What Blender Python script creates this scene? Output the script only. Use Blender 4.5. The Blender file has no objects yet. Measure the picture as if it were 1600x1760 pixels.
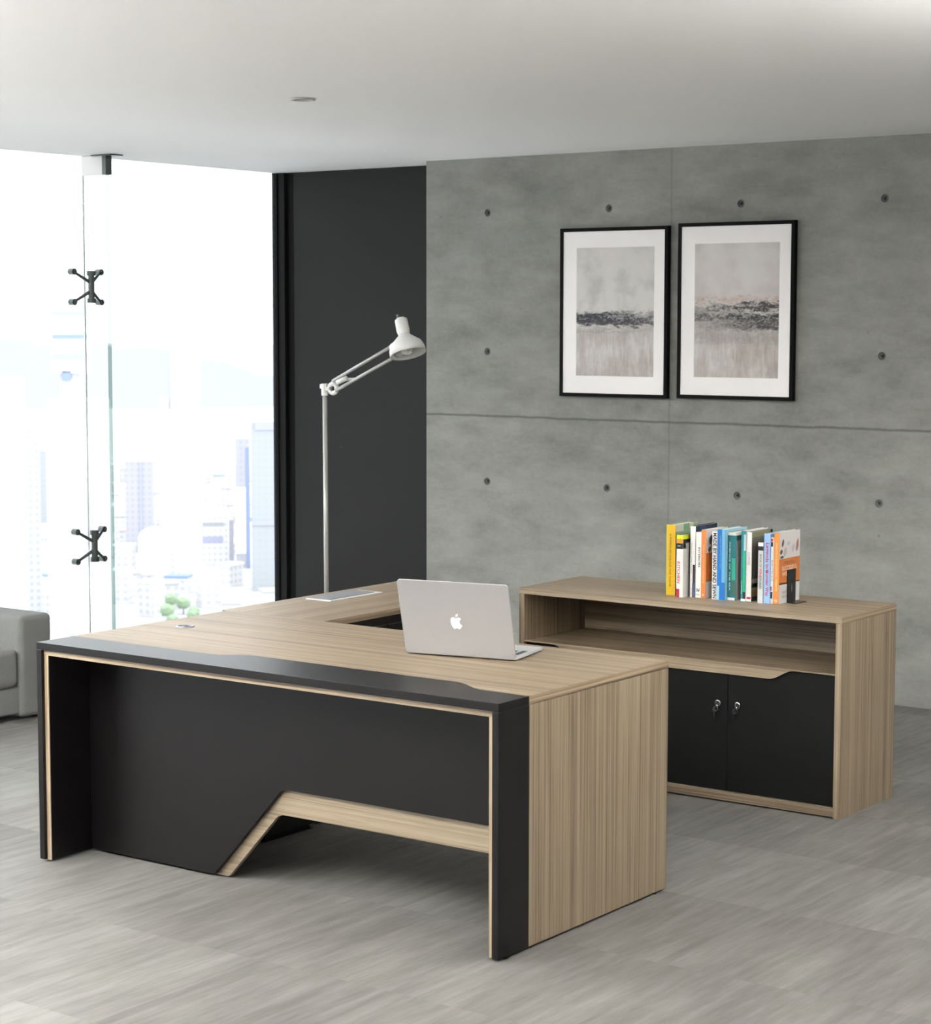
import bpy, bmesh, math, random
from mathutils import Vector, Matrix
random.seed(7)
PI = math.pi
scene = bpy.context.scene
COL = scene.collection

# ------------------------------------------------------------------ materials
def new_mat(name):
    m = bpy.data.materials.new(name); m.use_nodes = True
    nt = m.node_tree
    return m, nt, nt.nodes['Principled BSDF']

def N(nt, t, **kw):
    n = nt.nodes.new(t)
    for k, v in kw.items(): setattr(n, k, v)
    return n

def plain(name, col, rough=.5, metal=0., spec=.5, emit=None):
    m, nt, b = new_mat(name)
    b.inputs['Base Color'].default_value = (*col, 1)
    b.inputs['Roughness'].default_value = rough
    b.inputs['Metallic'].default_value = metal
    b.inputs['Specular IOR Level'].default_value = spec
    return m

def ramp(nt, stops, interp='LINEAR'):
    r = N(nt, 'ShaderNodeValToRGB'); cr = r.color_ramp; cr.interpolation = interp
    while len(cr.elements) < len(stops): cr.elements.new(.5)
    for e, (p, c) in zip(cr.elements, stops):
        e.position = p; e.color = (*c, 1) if len(c) == 3 else c
    return r

def noise(nt, vec, scale, detail=3, rough=.5, dist=0.):
    n = N(nt, 'ShaderNodeTexNoise'); n.inputs['Scale'].default_value = scale
    n.inputs['Detail'].default_value = detail; n.inputs['Roughness'].default_value = rough
    n.inputs['Distortion'].default_value = dist
    nt.links.new(vec, n.inputs['Vector']); return n

def mapping(nt, vec, sc, loc=(0, 0, 0)):
    mp = N(nt, 'ShaderNodeMapping'); mp.inputs['Scale'].default_value = sc
    mp.inputs['Location'].default_value = loc
    nt.links.new(vec, mp.inputs['Vector']); return mp.outputs[0]

def mathn(nt, op, a, b=None, c=None, clamp=False):
    n = N(nt, 'ShaderNodeMath', operation=op); n.use_clamp = clamp
    for i, v in enumerate((a, b, c)):
        if v is None: continue
        if isinstance(v, (int, float)): n.inputs[i].default_value = v
        else: nt.links.new(v, n.inputs[i])
    return n.outputs[0]

def mixc(nt, fac, a, b, mode='MIX'):
    n = N(nt, 'ShaderNodeMix', data_type='RGBA', blend_type=mode)
    for sock, v in ((n.inputs[0], fac), (n.inputs[6], a), (n.inputs[7], b)):
        if isinstance(v, (int, float)): sock.default_value = v
        elif isinstance(v, tuple): sock.default_value = (*v, 1)
        else: nt.links.new(v, sock)
    return n.outputs[2]

def wood(name, axis, rough=.34, gain=1.0, seed=0.):
    """Streaked veneer whose grain runs along the given object axis."""
    m, nt, b = new_mat(name)
    tc = N(nt, 'ShaderNodeTexCoord').outputs['Object']
    def sc(along, across):
        v = [across] * 3; v['xyz'.index(axis)] = along; return tuple(v)
    wide = noise(nt, mapping(nt, tc, sc(.12, 9), (seed, seed, seed)), 3.0, 2, .5)
    mid = noise(nt, mapping(nt, tc, sc(.16, 36), (seed, 0, seed)), 3.0, 3, .65)
    fine = noise(nt, mapping(nt, tc, sc(.6, 150)), 3.0, 2, .6)
    s = mathn(nt, 'MULTIPLY_ADD', wide.outputs[0], .26, mathn(nt, 'MULTIPLY', mid.outputs[0], .46))
    s = mathn(nt, 'ADD', s, mathn(nt, 'MULTIPLY', fine.outputs[0], .28))
    g = gain
    r = ramp(nt, [(.37, (.11*g, .068*g, .034*g)), (.43, (.235*g, .165*g, .098*g)),
                  (.49, (.35*g, .262*g, .168*g)), (.54, (.445*g, .343*g, .228*g)), (.64, (.54*g, .43*g, .295*g))])
    nt.links.new(s, r.inputs[0])
    # thin dark pores
    pore = noise(nt, mapping(nt, tc, sc(1.2, 75), (3, 5, 1)), 3.0, 1, .5)
    pr = ramp(nt, [(.60, (1, 1, 1)), (.70, (.74, .70, .66))]); nt.links.new(pore.outputs[0], pr.inputs[0])
    nt.links.new(mixc(nt, 1.0, r.outputs[0], pr.outputs[0], 'MULTIPLY'), b.inputs['Base Color'])
    b.inputs['Roughness'].default_value = rough
    b.inputs['Specular IOR Level'].default_value = 1.0
    return m

M = {}
for ax in 'xyz': M['wood_' + ax] = wood('zebra veneer grain ' + ax, ax, .45, .71, {'x': 0., 'y': 2., 'z': 5.}[ax])
M['edge'] = wood('veneer edge banding', 'x', .42, .95, 9.)
M['black'] = plain('charcoal laminate', (.0065, .0052, .0055), .36, 0, .34)
M['door_black'] = plain('black door laminate', (.006, .006, .0062), .38, 0, .35)
M['foot'] = plain('black plastic foot', (.01, .01, .01), .6)
M['alu'] = plain('brushed aluminium', (.41, .41, .42), .42, .35)
M['alu_light'] = plain('light aluminium', (.62, .63, .65), .45, .4)
M['chrome'] = plain('chrome', (.75, .75, .77), .15, 1.)
M['steel_dark'] = plain('dark steel fitting', (.10, .115, .11), .4, .6)
M['white_plate'] = plain('white metal plate', (.8, .8, .79), .4)
M['emblem'] = plain('white emblem', (.93, .93, .94), .25)
M['screen'] = plain('black screen glass', (.01, .01, .012), .1)
M['key_black'] = plain('black keys', (.015, .015, .016), .5)
M['lamp_white'] = plain('pale lamp enamel', (.74, .74, .72), .35)
M['lamp_pole'] = plain('satin nickel tube', (.46, .46, .44), .4, .3)
M['bulb'] = plain('frosted bulb', (.9, .9, .86), .3)
M['frame_black'] = plain('black frame', (.004, .004, .004), .6, 0, .1)
M['matboard'] = plain('white mat board', (.95, .925, .915), .8)
M['bookend'] = plain('black bookend metal', (.012, .012, .013), .4)
M['pages'] = plain('book pages', (.78, .76, .70), .8)
M['grommet'] = plain('grey grommet', (.33, .34, .37), .3, .5)
M['trim_black'] = plain('black window profile', (.003, .003, .003), .6, 0, .1)
M['trim_grey'] = plain('charcoal window profile', (.012, .012, .012), .6, 0, .1)
M['back_dark'] = plain('charcoal wall panel', (.029, .029, .0285), .7, 0, .12)
M['white_wall'] = plain('white wall', (.78, .78, .76), .8)
M['taupe_wall'] = plain('taupe wall', (.08, .075, .07), .8)
M['grey_wall'] = plain('grey wall', (.22, .215, .205), .8)
M['ceiling'] = plain('white ceiling paint', (.88, .88, .865), .9)

def fabric(name, col):
    m, nt, b = new_mat(name)
    tc = N(nt, 'ShaderNodeTexCoord').outputs['Object']
    n = noise(nt, tc, 260, 2, .7); n2 = noise(nt, tc, 5, 3)
    r = ramp(nt, [(.3, tuple(c*.8 for c in col)), (.7, tuple(c*1.2 for c in col))])
    nt.links.new(mathn(nt, 'MULTIPLY_ADD', n.outputs[0], .6, mathn(nt, 'MULTIPLY', n2.outputs[0], .4)), r.inputs[0])
    nt.links.new(r.outputs[0], b.inputs['Base Color'])
    bp = N(nt, 'ShaderNodeBump'); bp.inputs['Strength'].default_value = .3; bp.inputs['Distance'].default_value = .002
    nt.links.new(n.outputs[0], bp.inputs['Height']); nt.links.new(bp.outputs[0], b.inputs['Normal'])
    b.inputs['Roughness'].default_value = .95
    return m
M['sofa'] = fabric('grey sofa fabric', (.195, .198, .196))

def concrete():
    m, nt, b = new_mat('cast concrete')
    tc = N(nt, 'ShaderNodeTexCoord').outputs['Object']
    big = noise(nt, mapping(nt, tc, (1, 1, 1.6)), 1.1, 5, .6, .4)
    med = noise(nt, mapping(nt, tc, (1, 1, 2.5)), 4.5, 5, .62)
    fin = noise(nt, tc, 45, 3, .6)
    s = mathn(nt, 'MULTIPLY_ADD', big.outputs[0], .5, mathn(nt, 'MULTIPLY', med.outputs[0], .38))
    s = mathn(nt, 'MULTIPLY_ADD', fin.outputs[0], .12, s)
    r = ramp(nt, [(.34, (.185, .186, .172)), (.5, (.272, .273, .254)), (.66, (.355, .355, .33))])
    nt.links.new(s, r.inputs[0])
    sep = N(nt, 'ShaderNodeSeparateXYZ'); nt.links.new(tc, sep.inputs[0])
    wob = noise(nt, tc, 9, 3)
    def seam(sock, pos, w, amt, col):
        d = mathn(nt, 'ABSOLUTE', mathn(nt, 'SUBTRACT', mathn(nt, 'MULTIPLY_ADD', wob.outputs[0], .012, sock), pos + .006))
        f = mathn(nt, 'SUBTRACT', 1.0, mathn(nt, 'DIVIDE', d, w), clamp=True)
        return mixc(nt, mathn(nt, 'MULTIPLY', f, amt), col, (.07, .07, .068))
    c = seam(sep.outputs[2], 1.315, .010, .75, r.outputs[0])
    for x in (-2.02, 1.10): c = seam(sep.outputs[0], x, .007, .30, c)
    # small air bubbles
    vo = N(nt, 'ShaderNodeTexVoronoi'); vo.inputs['Scale'].default_value = 9.0
    nt.links.new(tc, vo.inputs['Vector'])
    pr = ramp(nt, [(.03, (.55, .55, .55)), (.075, (1, 1, 1))]); nt.links.new(vo.outputs['Distance'], pr.inputs[0])
    gate = noise(nt, tc, 3.0, 2); gr = ramp(nt, [(.52, (0, 0, 0)), (.62, (1, 1, 1))]); nt.links.new(gate.outputs[0], gr.inputs[0])
    c = mixc(nt, mathn(nt, 'MULTIPLY', gr.outputs[0], .8), c, mixc(nt, 1.0, c, pr.outputs[0], 'MULTIPLY'))
    nt.links.new(c, b.inputs['Base Color'])
    bp = N(nt, 'ShaderNodeBump'); bp.inputs['Strength'].default_value = .15; bp.inputs['Distance'].default_value = .01
    nt.links.new(s, bp.inputs['Height']); nt.links.new(bp.outputs[0], b.inputs['Normal'])
    b.inputs['Roughness'].default_value = .85
    b.inputs['Specular IOR Level'].default_value = .3
    return m
M['concrete'] = concrete()
M['tie'] = plain('concrete tie hole lining', (.15, .15, .145), .9)

def floor_mat():
    m, nt, b = new_mat('pale streaked floor tiles')
    tc = N(nt, 'ShaderNodeTexCoord').outputs['Object']
    br = N(nt, 'ShaderNodeTexBrick'); br.offset = .5; br.squash = 1
    br.inputs['Scale'].default_value = 1.0
    br.inputs['Brick Width'].default_value = 1.05; br.inputs['Row Height'].default_value = .655
    br.inputs['Mortar Size'].default_value = .0; br.inputs['Bias'].default_value = 0.
    br.inputs['Color1'].default_value = (0, 0, 0, 1); br.inputs['Color2'].default_value = (1, 1, 1, 1)
    nt.links.new(mapping(nt, tc, (1, 1, 1), (.565, .382, 0)), br.inputs['Vector'])
    # streaks along y, shifted tile by tile
    cmb = N(nt, 'ShaderNodeVectorMath', operation='MULTIPLY_ADD')
    nt.links.new(br.outputs['Color'], cmb.inputs[0]); cmb.inputs[1].default_value = (7, 3, 5)
    nt.links.new(mapping(nt, tc, (1, .09, 1)), cmb.inputs[2])
    st = noise(nt, cmb.outputs[0], 30, 4, .7)
    st2 = noise(nt, mapping(nt, cmb.outputs[0], (1, 1.5, 1)), 9, 3, .6)
    cl = noise(nt, tc, 1.6, 4, .6)
    s = mathn(nt, 'MULTIPLY_ADD', st.outputs[0], .46, mathn(nt, 'MULTIPLY', st2.outputs[0], .24))
    s = mathn(nt, 'MULTIPLY_ADD', cl.outputs[0], .30, s)
    sep = N(nt, 'ShaderNodeSeparateColor'); nt.links.new(br.outputs['Color'], sep.inputs[0])
    s = mathn(nt, 'MULTIPLY_ADD', mathn(nt, 'SUBTRACT', sep.outputs[0], .5), .12, s)
    r = ramp(nt, [(.36, (.122, .117, .108)), (.5, (.177, .172, .162)), (.64, (.234, .229, .219))])
    nt.links.new(s, r.inputs[0]); nt.links.new(r.outputs[0], b.inputs['Base Color'])
    b.inputs['Roughness'].default_value = .62
    b.inputs['Specular IOR Level'].default_value = .35
    bp = N(nt, 'ShaderNodeBump'); bp.inputs['Strength'].default_value = .1; bp.inputs['Distance'].default_value = .002
    nt.links.new(st.outputs[0], bp.inputs['Height']); nt.links.new(bp.outputs[0], b.inputs['Normal'])
    return m
M['floor'] = floor_mat()

def glass_mat(name, tint, gl):
    m = bpy.data.materials.new(name); m.use_nodes = True; nt = m.node_tree; nt.nodes.clear()
    out = N(nt, 'ShaderNodeOutputMaterial'); mx = N(nt, 'ShaderNodeMixShader')
    tr = N(nt, 'ShaderNodeBsdfTransparent'); tr.inputs[0].default_value = (*tint, 1)
    go = N(nt, 'ShaderNodeBsdfGlossy'); go.inputs['Roughness'].default_value = .03
    fr = N(nt, 'ShaderNodeFresnel'); fr.inputs[0].default_value = gl
    nt.links.new(fr.outputs[0], mx.inputs[0]); nt.links.new(tr.outputs[0], mx.inputs[1]); nt.links.new(go.outputs[0], mx.inputs[2])
    nt.links.new(mx.outputs[0], out.inputs[0]); return m
M['glass'] = glass_mat('clear window glass', (.995, 1, .998), 1.15)
M['glass_edge'] = glass_mat('green glass edge', (.60, .68, .655), 1.2)

def painting(name, kind):
    m, nt, b = new_mat(name)
    tc = N(nt, 'ShaderNodeTexCoord').outputs['Generated']
    sep = N(nt, 'ShaderNodeSeparateXYZ'); nt.links.new(tc, sep.inputs[0])
    u, v = sep.outputs[0], sep.outputs[2]
    hor = noise(nt, mapping(nt, tc, (2.2, 1, 9), (kind*3, 0, 0)), 2.2, 6, .68, .6)
    fin = noise(nt, mapping(nt, tc, (9, 1, 22), (kind, 0, 2)), 2.5, 6, .75, .8)
    ver = noise(nt, mapping(nt, tc, (9, 1, 2.4), (kind, 0, 4)), 2.0, 6, .75, .5)
    cloud = noise(nt, mapping(nt, tc, (1.6, 1, 2.2), (kind*2, 0, 1)), 1.8, 4, .55)
    # upper sky
    if kind == 0: sk = [(.36, (.50, .49, .47)), (.5, (.63, .62, .595)), (.64, (.68, .645, .63))]
    else: sk = [(.35, (.57, .53, .52)), (.5, (.64, .60, .58)), (.65, (.68, .66, .64))]
    skr = ramp(nt, sk); nt.links.new(cloud.outputs[0], skr.inputs[0])
    # lower field
    lo = ramp(nt, [(.36, (.36, .31, .275)), (.5, (.50, .46, .43)), (.62, (.64, .62, .60))])
    nt.links.new(mathn(nt, 'MULTIPLY_ADD', ver.outputs[0], .5, mathn(nt, 'MULTIPLY', cloud.outputs[0], .5)), lo.inputs[0])
    hz = .44 if kind == 0 else .52
    edge = mathn(nt, 'MULTIPLY_ADD', mathn(nt, 'SUBTRACT', hor.outputs[0], .5), .20, v)
    stp = ramp(nt, [(hz - .05, (0, 0, 0)), (hz + .02, (1, 1, 1))]); nt.links.new(edge, stp.inputs[0])
    c = mixc(nt, stp.outputs[0], lo.outputs[0], skr.outputs[0])
    # warm haze line above the band
    w0 = hz + (.055 if kind == 0 else .06)
    wd = mathn(nt, 'SUBTRACT', 1.0, mathn(nt, 'DIVIDE', mathn(nt, 'ABSOLUTE', mathn(nt, 'SUBTRACT', edge, w0)), .035), clamp=True)
    wr = ramp(nt, [(.40, (0, 0, 0)), (.6, (1, 1, 1))]); nt.links.new(fin.outputs[0], wr.inputs[0])
    wf = mathn(nt, 'MULTIPLY', wd, mathn(nt, 'MULTIPLY', wr.outputs[0], .45 if kind == 0 else .85))
    c = mixc(nt, wf, c, (.34, .235, .20) if kind == 0 else (.45, .26, .185))
    # dark broken bands
    def band(c, pos, width, amt, col, tilt=0., du=0.):
        amt = mathn(nt, 'MULTIPLY_ADD', mathn(nt, 'SUBTRACT', u, .5), du, amt)
        e2 = mathn(nt, 'MULTIPLY_ADD', u, tilt, edge)
        d = mathn(nt, 'SUBTRACT', 1.0, mathn(nt, 'DIVIDE', mathn(nt, 'ABSOLUTE', mathn(nt, 'SUBTRACT', e2, pos)), width), clamp=True)
        k = ramp(nt, [(.36, (0, 0, 0)), (.56, (1, 1, 1))]); nt.links.new(fin.outputs[0], k.inputs[0])
        f = mathn(nt, 'MULTIPLY', mathn(nt, 'MULTIPLY', mathn(nt, 'POWER', d, .6), amt), mathn(nt, 'MULTIPLY_ADD', k.outputs[0], .75, .25), clamp=True)
        return mixc(nt, f, c, col)
    if kind == 0:
        c = band(c, .445, .055, 1.5, (.030, .034, .045), 0, -1.2)
        c = band(c, .425, .03, 1.2, (.05, .045, .05), .02)
        c = band(c, .345, .018, .5, (.16, .17, .17), -.02)
        c = band(c, .37, .02, .5, (.62, .62, .61))
    else:
        c = band(c, .51, .036, 1.3, (.045, .036, .038), -.02, 1.3)
        c = band(c, .455, .036, 1.3, (.032, .030, .034), .01, .6)
        c = band(c, .40, .045, 1.0, (.06, .052, .055), .01, 1.4)
        c = band(c, .30, .07, .35, (.15, .13, .13))
    nt.links.new(c, b.inputs['Base Color']); b.inputs['Roughness'].default_value = .6
    return m

def facade(name, wall, win, sx, sz, mort=.45):
    m, nt, b = new_mat(name)
    tc = N(nt, 'ShaderNodeTexCoord').outputs['Object']
    sep = N(nt, 'ShaderNodeSeparateXYZ'); nt.links.new(tc, sep.inputs[0])
    xy = mathn(nt, 'ADD', sep.outputs[0], sep.outputs[1])
    fx = mathn(nt, 'FRACT', mathn(nt, 'DIVIDE', xy, sx)); fz = mathn(nt, 'FRACT', mathn(nt, 'DIVIDE', sep.outputs[2], sz))
    a = mathn(nt, 'GREATER_THAN', fx, mort); c = mathn(nt, 'GREATER_THAN', fz, mort)
    nt.links.new(mixc(nt, mathn(nt, 'MULTIPLY', a, c), wall, win), b.inputs['Base Color'])
    b.inputs['Roughness'].default_value = .7
    b.inputs['Specular IOR Level'].default_value = .2
    return m

# ------------------------------------------------------------------ mesh helpers
class MB:
    def __init__(s): s.bm = bmesh.new()
    def box(s, x0, x1, y0, y1, z0, z1):
        v = [s.bm.verts.new(p) for p in ((x0,y0,z0),(x1,y0,z0),(x1,y1,z0),(x0,y1,z0),(x0,y0,z1),(x1,y0,z1),(x1,y1,z1),(x0,y1,z1))]
        for f in ((0,3,2,1),(4,5,6,7),(0,1,5,4),(1,2,6,5),(2,3,7,6),(3,0,4,7)): s.bm.faces.new([v[i] for i in f])
        return s
    def prism(s, pts, vec, close=True):
        """pts: closed loop of 3-D points, extruded by vec."""
        vec = Vector(vec)
        a = [s.bm.verts.new(p) for p in pts]; b = [s.bm.verts.new(Vector(p) + vec) for p in pts]
        n = len(pts)
        s.bm.faces.new(a); s.bm.faces.new(b[::-1])
        for i in range(n): s.bm.faces.new((a[i], b[i], b[(i+1) % n], a[(i+1) % n]))
        return s
    def tube(s, p0, p1, r0, r1=None, seg=20, caps=True):
        r1 = r0 if r1 is None else r1
        p0, p1 = Vector(p0), Vector(p1); d = (p1 - p0).normalized()
        t = Vector((0, 0, 1)) if abs(d.z) < .9 else Vector((1, 0, 0))
        a = d.cross(t).normalized(); b = d.cross(a)
        L = []
        for p, r in ((p0, r0), (p1, r1)):
            L.append([s.bm.verts.new(p + (a*math.cos(2*PI*i/seg) + b*math.sin(2*PI*i/seg))*r) for i in range(seg)])
        for i in range(seg): s.bm.faces.new((L[0][i], L[0][(i+1) % seg], L[1][(i+1) % seg], L[1][i]))
        if caps: s.bm.faces.new(L[0][::-1]); s.bm.faces.new(L[1])
        return s
    def lathe(s, origin, axis, prof, seg=32):
        """prof: list of (distance along axis, radius)."""
        o = Vector(origin); d = Vector(axis).normalized()
        t = Vector((0, 0, 1)) if abs(d.z) < .9 else Vector((1, 0, 0))
        a = d.cross(t).normalized(); b = d.cross(a); prev = None
        for h, r in prof:
            ring = [s.bm.verts.new(o + d*h + (a*math.cos(2*PI*i/seg) + b*math.sin(2*PI*i/seg))*r) for i in range(seg)]
            if prev:
                for i in range(seg): s.bm.faces.new((prev[i], prev[(i+1) % seg], ring[(i+1) % seg], ring[i]))
            prev = ring
        return s
    def torus(s, c, axis, R, r, seg=24, sub=8, a0=0., a1=2*PI):
        c = Vector(c); d = Vector(axis).normalized()
        t = Vector((0, 0, 1)) if abs(d.z) < .9 else Vector((1, 0, 0))
        a = d.cross(t).normalized(); b = d.cross(a); full = abs(a1 - a0 - 2*PI) < 1e-6
        rings = []
        for i in range(seg + (0 if full else 1)):
            th = a0 + (a1 - a0)*i/seg; rd = a*math.cos(th) + b*math.sin(th)
            rings.append([s.bm.verts.new(c + rd*(R + r*math.cos(2*PI*j/sub)) + d*r*math.sin(2*PI*j/sub)) for j in range(sub)])
        n = len(rings)
        for i in range(n if full else n - 1):
            p, q = rings[i], rings[(i+1) % n]
            for j in range(sub): s.bm.faces.new((p[j], q[j], q[(j+1) % sub], p[(j+1) % sub]))
        return s
    def build(s, name, mat, parent=None, bevel=0., seg=2, smooth=False, loc=None):
        bmesh.ops.recalc_face_normals(s.bm, faces=s.bm.faces)
        me = bpy.data.meshes.new(name); s.bm.to_mesh(me); s.bm.free()
        me.materials.append(M[mat] if isinstance(mat, str) else mat)
        o = bpy.data.objects.new(name, me); COL.objects.link(o)
        if parent is not None: o.parent = parent
        if loc is not None: o.location = loc
        if smooth:
            for p in me.polygons: p.use_smooth = True
        if bevel:
            md = o.modifiers.new('bevel', 'BEVEL'); md.width = bevel; md.segments = seg; md.limit_method = 'ANGLE'
            md.angle_limit = math.radians(40)
            for p in me.polygons: p.use_smooth = True
            w = o.modifiers.new('wn', 'WEIGHTED_NORMAL'); w.keep_sharp = True
        return o

def bx(name, mat, parent, x0, x1, y0, y1, z0, z1, bevel=.0012, seg=2):
    return MB().box(x0, x1, y0, y1, z0, z1).build(name, mat, parent, bevel, seg)

def thing(name, label, cat, loc=(0, 0, 0), rz=0., group=None):
    o = bpy.data.objects.new(name, None); COL.objects.link(o)
    o.empty_display_size = .1; o.location = loc; o.rotation_euler = (0, 0, rz)
    o['label'] = label; o['category'] = cat
    if group: o['group'] = group
    return o

def tag(o, label, cat, group=None, kind=None):
    o['label'] = label; o['category'] = cat
    if group: o['group'] = group
    if kind: o['kind'] = kind
    return o

def text(name, s, w, h, mat, parent, mtx, ext=.0003, bold=0.):
    """Lettering scaled to width w, height h, centred, placed by a 4x4 matrix."""
    cu = bpy.data.curves.new(name, 'FONT'); cu.body = s; cu.extrude = 0; cu.offset = bold
    cu.resolution_u = 3
    tmp = bpy.data.objects.new(name, cu); COL.objects.link(tmp)
    dg = bpy.context.evaluated_depsgraph_get()
    me = bpy.data.meshes.new_from_object(tmp.evaluated_get(dg))
    bpy.data.objects.remove(tmp); bpy.data.curves.remove(cu)
    xs = [v.co.x for v in me.vertices]; ys = [v.co.y for v in me.vertices]
    cx, cy = (min(xs) + max(xs))/2, (min(ys) + max(ys))/2
    sx, sy = w/(max(xs) - min(xs)), h/(max(ys) - min(ys))
    for v in me.vertices: v.co = mtx @ Vector(((v.co.x - cx)*sx, (v.co.y - cy)*sy, ext))
    me.materials.clear(); me.materials.append(M[mat] if isinstance(mat, str) else mat)
    o = bpy.data.objects.new(name, me); COL.objects.link(o); o.parent = parent
    return o

def basis(X, Y, Z, o):
    m = Matrix.Identity(4)
    for i, c in enumerate((X, Y, Z, o)):
        for j in range(3): m[j][i] = c[j]
    return m

# ------------------------------------------------------------------ camera
cam_d = bpy.data.cameras.new('camera'); cam = bpy.data.objects.new('camera', cam_d); COL.objects.link(cam)
yaw, pitch, roll, F = -.627942, .0924504, .00121122, 3550.853
cam.location = (3.307109, -4.716842, 1.828339)
cy_, sy_, cp_, sp_ = math.cos(yaw), math.sin(yaw), math.cos(pitch), math.sin(pitch)
Fw = Vector((sy_*cp_, cy_*cp_, -sp_)); Rt = Vector((cy_, -sy_, 0)); Up = Rt.cross(Fw)
R2 = Rt*math.cos(roll) + Up*math.sin(roll); U2 = Up*math.cos(roll) - Rt*math.sin(roll)
rot = Matrix((R2, U2, -Fw)).transposed()
cam.rotation_euler = rot.to_euler()
cam_d.sensor_fit = 'HORIZONTAL'; cam_d.sensor_width = 36; cam_d.lens = F/1600*36
cam_d.clip_start = .05; cam_d.clip_end = 20000
cam_d.dof.use_dof = True; cam_d.dof.focus_distance = 7.2; cam_d.dof.aperture_fstop = 10.5
scene.camera = cam

# ------------------------------------------------------------------ room shell
CZ = 2.6934; YW = 4.3808; YB = 4.63; XG = -4.85; XR = 5.4; YF = -7.6
def struct(o, label, cat): return tag(o, label, cat, kind='structure')
struct(MB().box(XG-.12, XR+.2, YF-.2, YB+.2, -.3, 0).build('floor', 'floor'), 'pale grey streaked tile floor under the whole office', 'floor')
struct(MB().box(XG-.12, XR+.2, YF-.2, YB+.2, CZ, CZ+.35).build('ceiling', 'ceiling'), 'plain white ceiling over the whole office', 'ceiling')
# concrete wall with real tie holes
def concrete_wall():
    x0, x1, y0, y1 = -3.564, XR, YW, YB
    cols = [-3.1525 + .7637*i for i in range(11)]; rows = [.2205, .9610, 1.6625, 2.4025]
    bm = bmesh.new(); R, SEG, H = .020, 16, .07
    xs = [x0]; 
    for c in cols: xs += [c - H, c + H]
    xs.append(x1); zs = [0]
    for r in rows: zs += [r - H, r + H]
    zs.append(CZ)
    vc = {}
    def V(x, y, z):
        k = (round(x, 5), round(y, 5), round(z, 5))
        if k not in vc: vc[k] = bm.verts.new((x, y, z))
        return vc[k]
    for i in range(len(xs) - 1):
        for j in range(len(zs) - 1):
            a, b, c, d = xs[i], xs[i+1], zs[j], zs[j+1]
            if i % 2 == 1 and j % 2 == 1:
                cx, cz = (a + b)/2, (c + d)/2
                sq = []
                for k in range(SEG):
                    t = 2*PI*k/SEG + PI/4; ct, st_ = math.cos(t), math.sin(t); m_ = max(abs(ct), abs(st_))
                    sq.append(V(cx + H*ct/m_, y0, cz + H*st_/m_))
                ring = [V(cx + R*math.cos(2*PI*k/SEG + PI/4), y0, cz + R*math.sin(2*PI*k/SEG + PI/4)) for k in range(SEG)]
                for k in range(SEG): bm.faces.new((sq[k], sq[(k+1) % SEG], ring[(k+1) % SEG], ring[k]))
                prev = ring
                for rr, dy in ((.017, .007), (.010, .009), (.009, .026)):
                    nr = [V(cx + rr*math.cos(2*PI*k/SEG + PI/4), y0 + dy, cz + rr*math.sin(2*PI*k/SEG + PI/4)) for k in range(SEG)]
                    for k in range(SEG): 
                        f = bm.faces.new((prev[k], prev[(k+1) % SEG], nr[(k+1) % SEG], nr[k])); f.material_index = 1
                    prev = nr
                f = bm.faces.new(prev); f.material_index = 1
            else:
                # keep shared borders with hole cells matched well enough: add mid points
                bm.faces.new((V(a, y0, c), V(b, y0, c), V(b, y0, d), V(a, y0, d)))
    for q in (((x0,y0,0),(x0,y1,0),(x0,y1,CZ),(x0,y0,CZ)), ((x1,y0,0),(x1,y0,CZ),(x1,y1,CZ),(x1,y1,0)),
              ((x0,y1,0),(x1,y1,0),(x1,y1,CZ),(x0,y1,CZ)), ((x0,y0,0),(x1,y0,0),(x1,y1,0),(x0,y1,0)), ((x0,y0,CZ),(x0,y1,CZ),(x1,y1,CZ),(x1,y0,CZ))):
        bm.faces.new([bm.verts.new(p) for p in q])
    me = bpy.data.meshes.new('wall_back'); bm.to_mesh(me); bm.free()
    me.materials.append(M['concrete']); me.materials.append(M['tie'])
    o = bpy.data.objects.new('wall_back', me); COL.objects.link(o); return o
struct(concrete_wall(), 'grey cast concrete back wall with rows of small round tie holes', 'wall')
struct(MB().box(-4.735, -3.564, YB, YB+.15, 0, CZ).build('wall_left', 'back_dark'), 'charcoal wall panel between the window and the concrete wall', 'wall')
struct(MB().box(XR, XR+.15, YF, YB, 0, CZ).build('wall_right', 'grey_wall'), 'plain grey wall on the right side, outside the photo', 'wall')
# window jamb profiles beside the charcoal panel
t1 = MB().box(-4.875, -4.838, YB-.03, YB+.12, 0, CZ).box(-4.788, -4.735, YB-.002, YB+.12, 0, CZ).build('trim_1', 'trim_black')
struct(t1, 'black vertical window profile beside the charcoal panel', 'trim')
t2 = MB().box(-4.838, -4.788, YB-.022, YB+.12, 0, CZ).build('trim_2', 'trim_grey')
struct(t2, 'dark grey strip set between the black vertical profiles', 'trim')
# glass wall: panes
ys = [YB-.035, 3.058, 1.50, -.05, -1.60, -3.15, -4.70, -6.25, YF]
for i in range(len(ys) - 1):
    o = MB().box(XG-.012, XG, ys[i+1]+.006, ys[i]-.006, .0, CZ).build('window_%d' % (i+1), 'glass')
    lab = ['clear full-height glass pane between the glass fin and the black profile',
           'clear full-height glass pane left of the glass fin, above the sofa'][i] if i < 2 else 'full-height glass pane of the window wall outside the photo, number %d along' % (i+1)
    struct(o, lab, 'window')
struct(MB().box(XG, XR, YF-.15, YF, 0, CZ).build('wall_front', 'taupe_wall'), 'plain dark taupe wall behind the camera', 'wall')

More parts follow.
